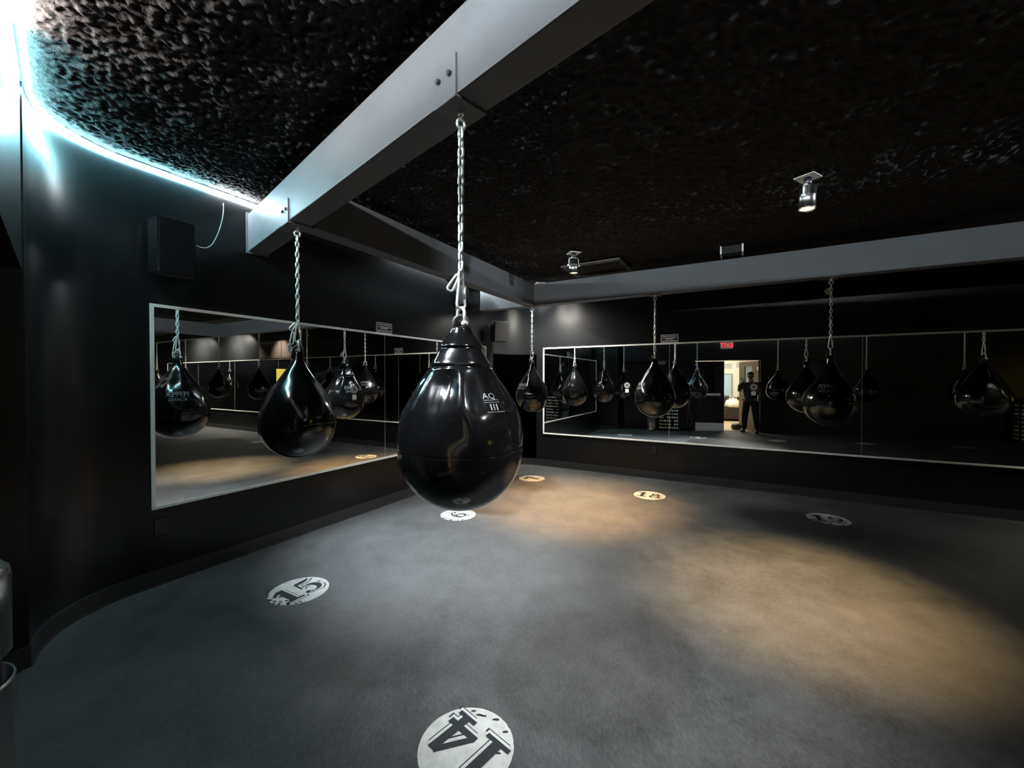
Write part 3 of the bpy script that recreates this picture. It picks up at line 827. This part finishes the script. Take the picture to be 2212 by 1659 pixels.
t = thing('cord_loop', 'thin grey cord loop hanging on the black wall beside the closed door', 'cord', (p.x, p.y, 0), rot_of(NW))
b = MB(); b.tube([(.03, 0, .95), (.035, -.004, .6), (.055, -.006, .30)]+[(.0+.055*cos(a), -.008, .20+.06*sin(a)) for a in [-pi*k/8 for k in range(9)]]+[(-.05, -.006, .30), (.0, -.004, .62), (.02, 0, .95)], .006, n=8)
b.build('cord', M['cable'], t)
b = MB(); b.box((.025, .002, .96), (.05, .016, .03), bev=.003); b.build('cord_hook', M['dark_steel'], t)
p = at(NW, DWB, 2.02, 2.01)
t = thing('wall_plaque', 'small grey rectangular plaque high on the rear wall', 'sign', p, rot_of(NW))
b = MB(); b.box((0, -.006, 0), (.21, .008, .13), bev=.006); b.build('plaque_plate', M['sticker_grey'], t)

# ------------------------------------------------------------------ double door and exit sign
wj = rot_of(NW)
def lx(t_): return -t_      # local x along the rear wall
# frame
b = MB()
for tt in (-1.13, t1): b.box((lx(tt), .05, H_DOOR/2), (.05, .16, H_DOOR), bev=.004)
b.box((lx((t1-1.13)/2), .05, H_DOOR+.02), (t1+1.13+.05, .16, .05), bev=.004)
o = struct(b.build('door_2', M['door_black'], None, at(NW, DWB, 0), wj))
# closed leaf
t = thing('door_leaf', 'closed black door leaf with push bar and steel kick plate beside the open one', 'door', at(NW, DWB+.03, -(-.3175-.40)), wj)
b = MB(); w = .77
b.box((0, 0, .56), (w, .045, 1.10)); b.box((0, 0, 1.95), (w, .045, .14)); b.box((-.26, 0, 1.495), (.25, .045, .77)); b.box((.26, 0, 1.495), (.25, .045, .77))
b.build('leaf_panel', M['door_black'], t)
b = MB(); b.box((0, 0, 1.495), (.275, .012, .78)); b.build('vision_glass', M['glass_dark'], t)
b = MB(); b.box((0, -.028, .13), (w-.03, .006, .21), bev=.001); b.build('kick_plate', M['kick'], t)
b = MB(); b.box((-.02, -.052, 1.06), (w-.36, .03, .065), bev=.008); b.box((-.26, -.03, 1.06), (.06, .05, .08), bev=.006); b.box((.22, -.03, 1.06), (.06, .05, .08), bev=.006)
b.build('push_bar', M['kick'], t)
# open leaf, swung into the lobby
hp = at(NW, DWB+.06, -t1+.03)
t = thing('door_leaf', 'open brown door leaf with a glass light, swung outward behind the standing person', 'door', hp, wj+rad(66))
w = .80
b = MB(); b.box((w/2, 0, .56), (w, .045, 1.10)); b.box((w/2, 0, 1.95), (w, .045, .14)); b.box((.13, 0, 1.495), (.26, .045, .77)); b.box((w-.12, 0, 1.495), (.24, .045, .77))
b.build('leaf_panel', M['leaf'], t)
b = MB(); b.box((.42, 0, 1.495), (.33, .010, .78)); b.build('vision_glass', M['pane'], t)
for z in (.25, 1.02, 1.80):
    b = MB(); b.tube([(0, -.02, z-.05), (0, -.02, z+.05)], .014, n=10); b.box((.03, -.02, z), (.06, .006, .10)); b.build('hinge', M['steel'], t)
# exit sign on the bulkhead
p = at(NW, DWF, .355, 2.445)
t = thing('exit_sign', 'lit red exit sign above the doorway, seen reversed in the wide mirror', 'exit sign', p, wj)
b = MB(); b.box((0, -.022, 0), (.31, .04, .20), bev=.006); b.build('sign_housing', M['white'], t)
b = MB(); g = text_geo('EXIT', .165)
b.add(g, Matrix.Translation((0, -.0435, -.058)) @ Matrix.Rotation(pi/2, 4, 'X')); b.build('exit_letters', M['exit_red'], t)

# far end wall and boards, visible only in the left mirror
NE = (V((endB.y-endA.y, -(endB.x-endA.x)))*-1).normalized()
DE = NE.dot(endA); s0e = tang(NE).dot(endA)
M['yellow'] = mat('lit_yellow_panel', (.8, .6, .1), .5, emis=(1., .74, .10), estr=1.0)
t = thing('lit_panel', 'bright yellow lit panel on the far end wall, seen only in the left mirror', 'lit panel', at(NE, DE, s0e+4.57, 1.36), rot_of(NE))
b = MB(); b.box((0, -.02, 0), (1.0, .03, 1.14), bev=.004); b.build('panel_face', M['yellow'], t)
b = MB()
for x in (-.515, .515): b.box((x, -.02, 0), (.03, .04, 1.20))
for z in (-.585, .585): b.box((0, -.02, z), (1.06, .04, .03))
b.build('panel_border', M['door_black'], t)
t = thing('exit_sign', 'small lit red exit sign near the yellow panel, seen only in the left mirror', 'exit sign', at(NE, DE, s0e+4.88, 2.32), rot_of(NE))
b = MB(); b.box((0, -.022, 0), (.31, .04, .20), bev=.006); b.build('sign_housing', M['white'], t)
b = MB(); b.add(text_geo('EXIT', .165), Matrix.Translation((0, -.0435, -.058)) @ Matrix.Rotation(pi/2, 4, 'X')); b.build('exit_letters', M['exit_red'], t)
t = thing('wall_boards', 'brown boards high on the far mirror wall, seen only in the left mirror', 'wall board', at(NR, DR, 2.75, 2.30), rot_of(NR))
for k in range(3):
    b = MB(); b.box((.30+k*.52, -.012, 0), (.50, .022, .42), bev=.004); b.build('board', M['brown_panel'], t)
b = MB(); b.box((.82, -.02, -.235), (1.6, .035, .03), bev=.003); b.build('ledge', M['brown_panel'], t)

# ------------------------------------------------------------------ lobby behind the door
def lob(tl, nl_, z=0): return at(NW, nl_, -tl, z)
b = MB(); b.box((.8, 2.6, -.045), (6.8, 4.9, .1)); struct(b.build('floor_lobby', M['tile'], None, at(NW, DWB+.12, 0, .0)-V((0, 0, 0)), wj))
for nm, c_, d_ in (('wall_lobby_back', (.8, 3.92, 1.4), (6.7, .1, 2.8)), ('wall_lobby_left', (4.1, 1.95, 1.4), (.1, 3.9, 2.8)), ('wall_lobby_right', (-2.45, 1.95, 1.4), (.1, 3.9, 2.8))):
    b = MB(); b.box(c_, d_); struct(b.build(nm, M['cream'], None, at(NW, DWB+.13, 0), wj))
b = MB(); b.box((.8, 2.4, 2.85), (6.8, 5.0, .1)); struct(b.build('ceiling_lobby', M['white'], None, at(NW, DWB+.13, 0), wj))
# window on the lobby back wall
b = MB(); b.box((0, 0, 0), (.62, .05, .86), bev=.005); o = struct(b.build('window_1', M['sticker_grey'], None, lob(.40, 4.478, 1.28), wj))
b = MB(); b.box((0, -.03, 0), (.54, .02, .78)); g_ = b.build('window_pane', M['pane'], o)
for k, (tt, zz, ww) in enumerate(((.48, 2.0, .46), (1.0, 2.03, .34))):
    t = thing('wall_vent', ('wide' if k == 0 else 'short')+' pale slatted vent high on the lobby wall', 'vent', lob(tt, 4.50, zz), wj)
    b = MB(); b.box((0, -.008, 0), (ww, .016, .20), bev=.003); b.build('vent_frame', M['white'], t)
    b = MB()
    for q in range(5): b.box((0, -.019, -.07+q*.035), (ww-.05, .006, .012))
    b.build('vent_slats', M['sticker_grey'], t)
# sofa
t = thing('sofa', 'dark brown sofa against the lobby wall beyond the doorway', 'sofa', lob(.78, 4.03), wj)
b = MB()
b.box((0, .0, .22), (1.9, .80, .26), bev=.04); b.build('sofa_base', M['sofa'], t)
for x in (-.45, .45):
    b = MB(); b.box((x, -.03, .40), (.88, .72, .14), bev=.05); b.build('seat_cushion', M['sofa'], t)
b = MB(); b.box((0, .34, .60), (1.9, .20, .50), bev=.07); b.build('backrest', M['sofa'], t)
for x in (-.95, .95):
    b = MB(); b.box((x, 0, .38), (.18, .82, .46), bev=.06); b.build('armrest', M['sofa'], t)
for x in (-.85, .85):
    for y in (-.33, .33):
        b = MB(); b.box((x, y, .045), (.06, .06, .09)); b.build('sofa_foot', M['dark_steel'], t)
# plastic bag on the sofa
sp = lob(.62, 3.92)
t = thing('plastic_bag', 'crumpled pale plastic carrier bag lying on the sofa', 'bag', (sp.x, sp.y, .475), wj)
b = MB()
def fnb(r, z, a): return (r*(1+.16*noise.noise(V((cos(a)*2, sin(a)*2, z*9)))), 0, 0)
b.lathe([(0, 0), (.2, .0), (.27, .04), (.27, .14), (.21, .24), (.12, .31), (.06, .34), (0, .345)], 28, fn=fnb)
b.build('bag_sack', M['bagplastic'], t)
for s in (-1, 1):
    b = MB(); b.tube(bez((s*.10, 0, .29), (s*.13, 0, .45), (s*.03, 0, .47), (s*.02, 0, .33)), .014, n=8); b.build('bag_handle', M['bagplastic'], t)
# round pouf on the lobby floor
sp = lob(.10, 1.02)
t = thing('round_pouf', 'round brown floor pouf behind the standing person', 'pouf', (sp.x, sp.y, .005))
b = MB(); b.lathe([(0, 0), (.09, 0), (.125, .02), (.14, .07), (.137, .12), (.11, .165), (.05, .185), (0, .19)], 32); b.build('pouf_cover', M['sofa'], t)
# lobby daylight
def area(name, loc, size, energy, color, rot):
    ld = bpy.data.lights.new(name, 'AREA'); ld.shape = 'RECTANGLE'; ld.size, ld.size_y = size; ld.energy = energy; ld.color = color
    o = bpy.data.objects.new(name, ld); COL.objects.link(o); o.location = loc; o.rotation_euler = rot; return o
p = lob(-.6, 2.6, 2.76); area('lobby_ceiling_light', p, (2.6, 2.2), 190, (1., .95, .80), (0, 0, wj))

# ------------------------------------------------------------------ the person holding the phone
def skin(name, nodes, edges, m, parent, levels=2, root=0):
    me = bpy.data.meshes.new(name); me.from_pydata([n[:3] for n in nodes], [], edges); me.update()
    ob = bpy.data.objects.new(name, me); COL.objects.link(ob)
    md = ob.modifiers.new('s', 'SKIN'); md.use_smooth_shade = True
    for i, n in enumerate(nodes):
        sv = me.skin_vertices[0].data[i]; r = n[3]; sv.radius = (r[0], r[1]) if isinstance(r, tuple) else (r, r); sv.use_root = (i == root)
    ss = ob.modifiers.new('u', 'SUBSURF'); ss.levels = levels; ss.render_levels = levels
    dg = bpy.context.evaluated_depsgraph_get(); nm = bpy.data.meshes.new_from_object(ob.evaluated_get(dg))
    bpy.data.objects.remove(ob); bpy.data.meshes.remove(me); nm.name = name
    nm.materials.clear(); nm.materials.append(m)
    for pl in nm.polygons: pl.use_smooth = True
    o = bpy.data.objects.new(name, nm); COL.objects.link(o)
    if parent: o.parent = parent
    return o
PX, PY = .015, -.428
per = thing('person', 'person in black T-shirt and black trousers holding up a phone, seen in the wide mirror', 'person', (PX, PY, 0), rad(-8))
# local frame: x to the person's right, y forward, z up
nodes = [(0, 0, .93, (.15, .11)), (0, .0, 1.10, (.135, .10)), (0, .01, 1.28, (.155, .11)), (0, .0, 1.40, (.10, .08)), (0, .005, 1.465, .052), (0, .02, 1.53, .058), (0, .032, 1.60, (.076, .088)), (0, .028, 1.66, (.062, .072))]
edges = [(0, 1), (1, 2), (2, 3), (3, 4), (4, 5), (5, 6), (6, 7)]
def chain_(start, pts):
    k = start
    for p in pts: nodes.append(p); edges.append((k, len(nodes)-1)); k = len(nodes)-1
    return k
for s in (-1, 1):
    chain_(0, [(s*.10, 0, .86, .085), (s*.14, .02, .50, .058), (s*.155, .0, .30, .055), (s*.175, -.02, .09, .040), (s*.185, .08, .04, .034)])
    hx = .005 if s < 0 else .115
    k = chain_(2, [(s*.19, 0, 1.375, .056), (s*.25, .05, 1.22, .045), (s*.255, .14, 1.17, .042), (s*.20, .27, 1.33, .032), (hx+s*.052, .335, 1.455, .024), (hx+s*.050, .355, 1.475, .024)])
    for f in range(4):
        z = 1.462+f*.018
        chain_(k, [(hx+s*.044, .378, z+.002, .0095), (hx+s*.024, .389+.002*f, z+.006, .0085), (hx+s*.008, .392, z+.006, .0075)])
    chain_(k, [(hx+s*.047, .352, 1.500, .011), (hx+s*.030, .356, 1.515, .0095), (hx+s*.012, .360, 1.515, .008)])
body = skin('person_body', nodes, edges, M['skin'], per, 2, 0)
# face details
b = MB(); b.tube([(0, .104, 1.595), (0, .128, 1.568), (0, .118, 1.555)], [.008, .014, .010], n=8); b.build('nose', M['skin'], body)
for s in (-1, 1):
    b = MB(); tmp = bmesh.new(); bmesh.ops.create_uvsphere(tmp, u_segments=12, v_segments=8, radius=.012); b.add(tmp, Matrix.Translation((s*.031, .103, 1.60))); b.build('eye', M['white'], body)
    b = MB(); tmp = bmesh.new(); bmesh.ops.create_uvsphere(tmp, u_segments=12, v_segments=8, radius=.03); b.add(tmp, Matrix.Translation((s*.083, .02, 1.585)) @ Matrix.Diagonal((.35, .7, 1.05, 1))); b.build('ear', M['skin'], body)
b = MB(); b.tube([(-.024, .112, 1.535), (0, .119, 1.532), (.024, .112, 1.535)], [.005, .008, .005], n=8); b.build('mouth', M['hair'], body)
b = MB(); tmp = bmesh.new(); bmesh.ops.create_uvsphere(tmp, u_segments=24, v_segments=16, radius=1.)
bmesh.ops.delete(tmp, geom=[v for v in tmp.verts if v.co.z < -.15 or (v.co.y > .62 and v.co.z < .35)], context='VERTS')
b.add(tmp, Matrix.Translation((0, .022, 1.63)) @ Matrix.Diagonal((.088, .102, .085, 1))); h_ = b.build('hair', M['hair'], per)
for f in h_.data.polygons: f.use_smooth = True
# clothing
sn = [(0, 0, .855, (.178, .132)), (0, 0, 1.08, (.165, .125)), (0, .01, 1.26, (.180, .130)), (0, 0, 1.385, (.13, .095)), (0, 0, 1.435, (.07, .066))]
se = [(0, 1), (1, 2), (2, 3), (3, 4)]
for s in (-1, 1):
    k = len(sn); sn += [(s*.195, 0, 1.375, .075), (s*.245, .045, 1.235, .066)]; se += [(2, k), (k, k+1)]
skin('t_shirt', sn, se, M['shirt'], per, 2, 1)
tn = [(0, 0, .99, (.155, .118))]; te = []
for s in (-1, 1):
    k = len(tn); tn += [(s*.10, 0, .84, .105), (s*.14, .02, .50, .085), (s*.157, .0, .28, .075), (s*.175, -.015, .085, .068)]; te += [(0, k), (k, k+1), (k+1, k+2), (k+2, k+3)]
skin('trousers', tn, te, M['jeans'], per, 2, 0)
for s in (-1, 1):
    o = skin('shoe', [(s*.175, -.05, .055, .044), (s*.180, .05, .055, .046), (s*.187, .14, .045, .038), (s*.190, .19, .042, .030)], [(0, 1), (1, 2), (2, 3)], M['shoe'], per, 2, 0)
    b = MB(); b.box((s*.182, .065, .012), (.088, .30, .024), bev=.01); b.build('shoe_sole', M['sole'], o)
# phone
ph = thing('phone', 'silver phone held up sideways in both hands of the mirrored person', 'phone', (.045, -.0115, 1.497), 0)
b = MB(); b.box((0, 0, 0), (.147, .0078, .0715), bev=.0035); b.build('phone_body', M['phone'], ph)
b = MB(); b.box((0, -.0042, 0), (.140, .0008, .066)); b.build('phone_screen', M['glass_dark'], ph)
b = MB(); b.box((-.050, .0048, .012), (.036, .002, .036), bev=.001); b.build('camera_bump', M['glass_dark'], ph)

# ------------------------------------------------------------------ camera, world, view
cam = bpy.data.cameras.new('camera'); co = bpy.data.objects.new('camera', cam); COL.objects.link(co)
cam.sensor_fit = 'HORIZONTAL'; cam.sensor_width = 36; cam.lens = 879.68/2212*36; cam.clip_start = .004; cam.clip_end = 100
pitch, roll = .012204, -.00101
co.matrix_world = Matrix.Translation((0, 0, 1.5)) @ Matrix.Rotation(pi/2-pitch, 4, 'X') @ Matrix.Rotation(-roll, 4, 'Z')
SC.camera = co
w = bpy.data.worlds.new('world'); SC.world = w; w.use_nodes = True
w.node_tree.nodes['Background'].inputs['Color'].default_value = (.5, .6, .7, 1); w.node_tree.nodes['Background'].inputs['Strength'].default_value = .0
SC.view_settings.view_transform = 'Standard'; SC.view_settings.look = 'None'; SC.view_settings.gamma = 1; SC.view_settings.exposure = 0.
SC.view_settings.use_curve_mapping = False
SC.cycles.max_bounces = 12; SC.cycles.glossy_bounces = 8; SC.cycles.diffuse_bounces = 4
SC.cycles.sample_clamp_indirect = 4.
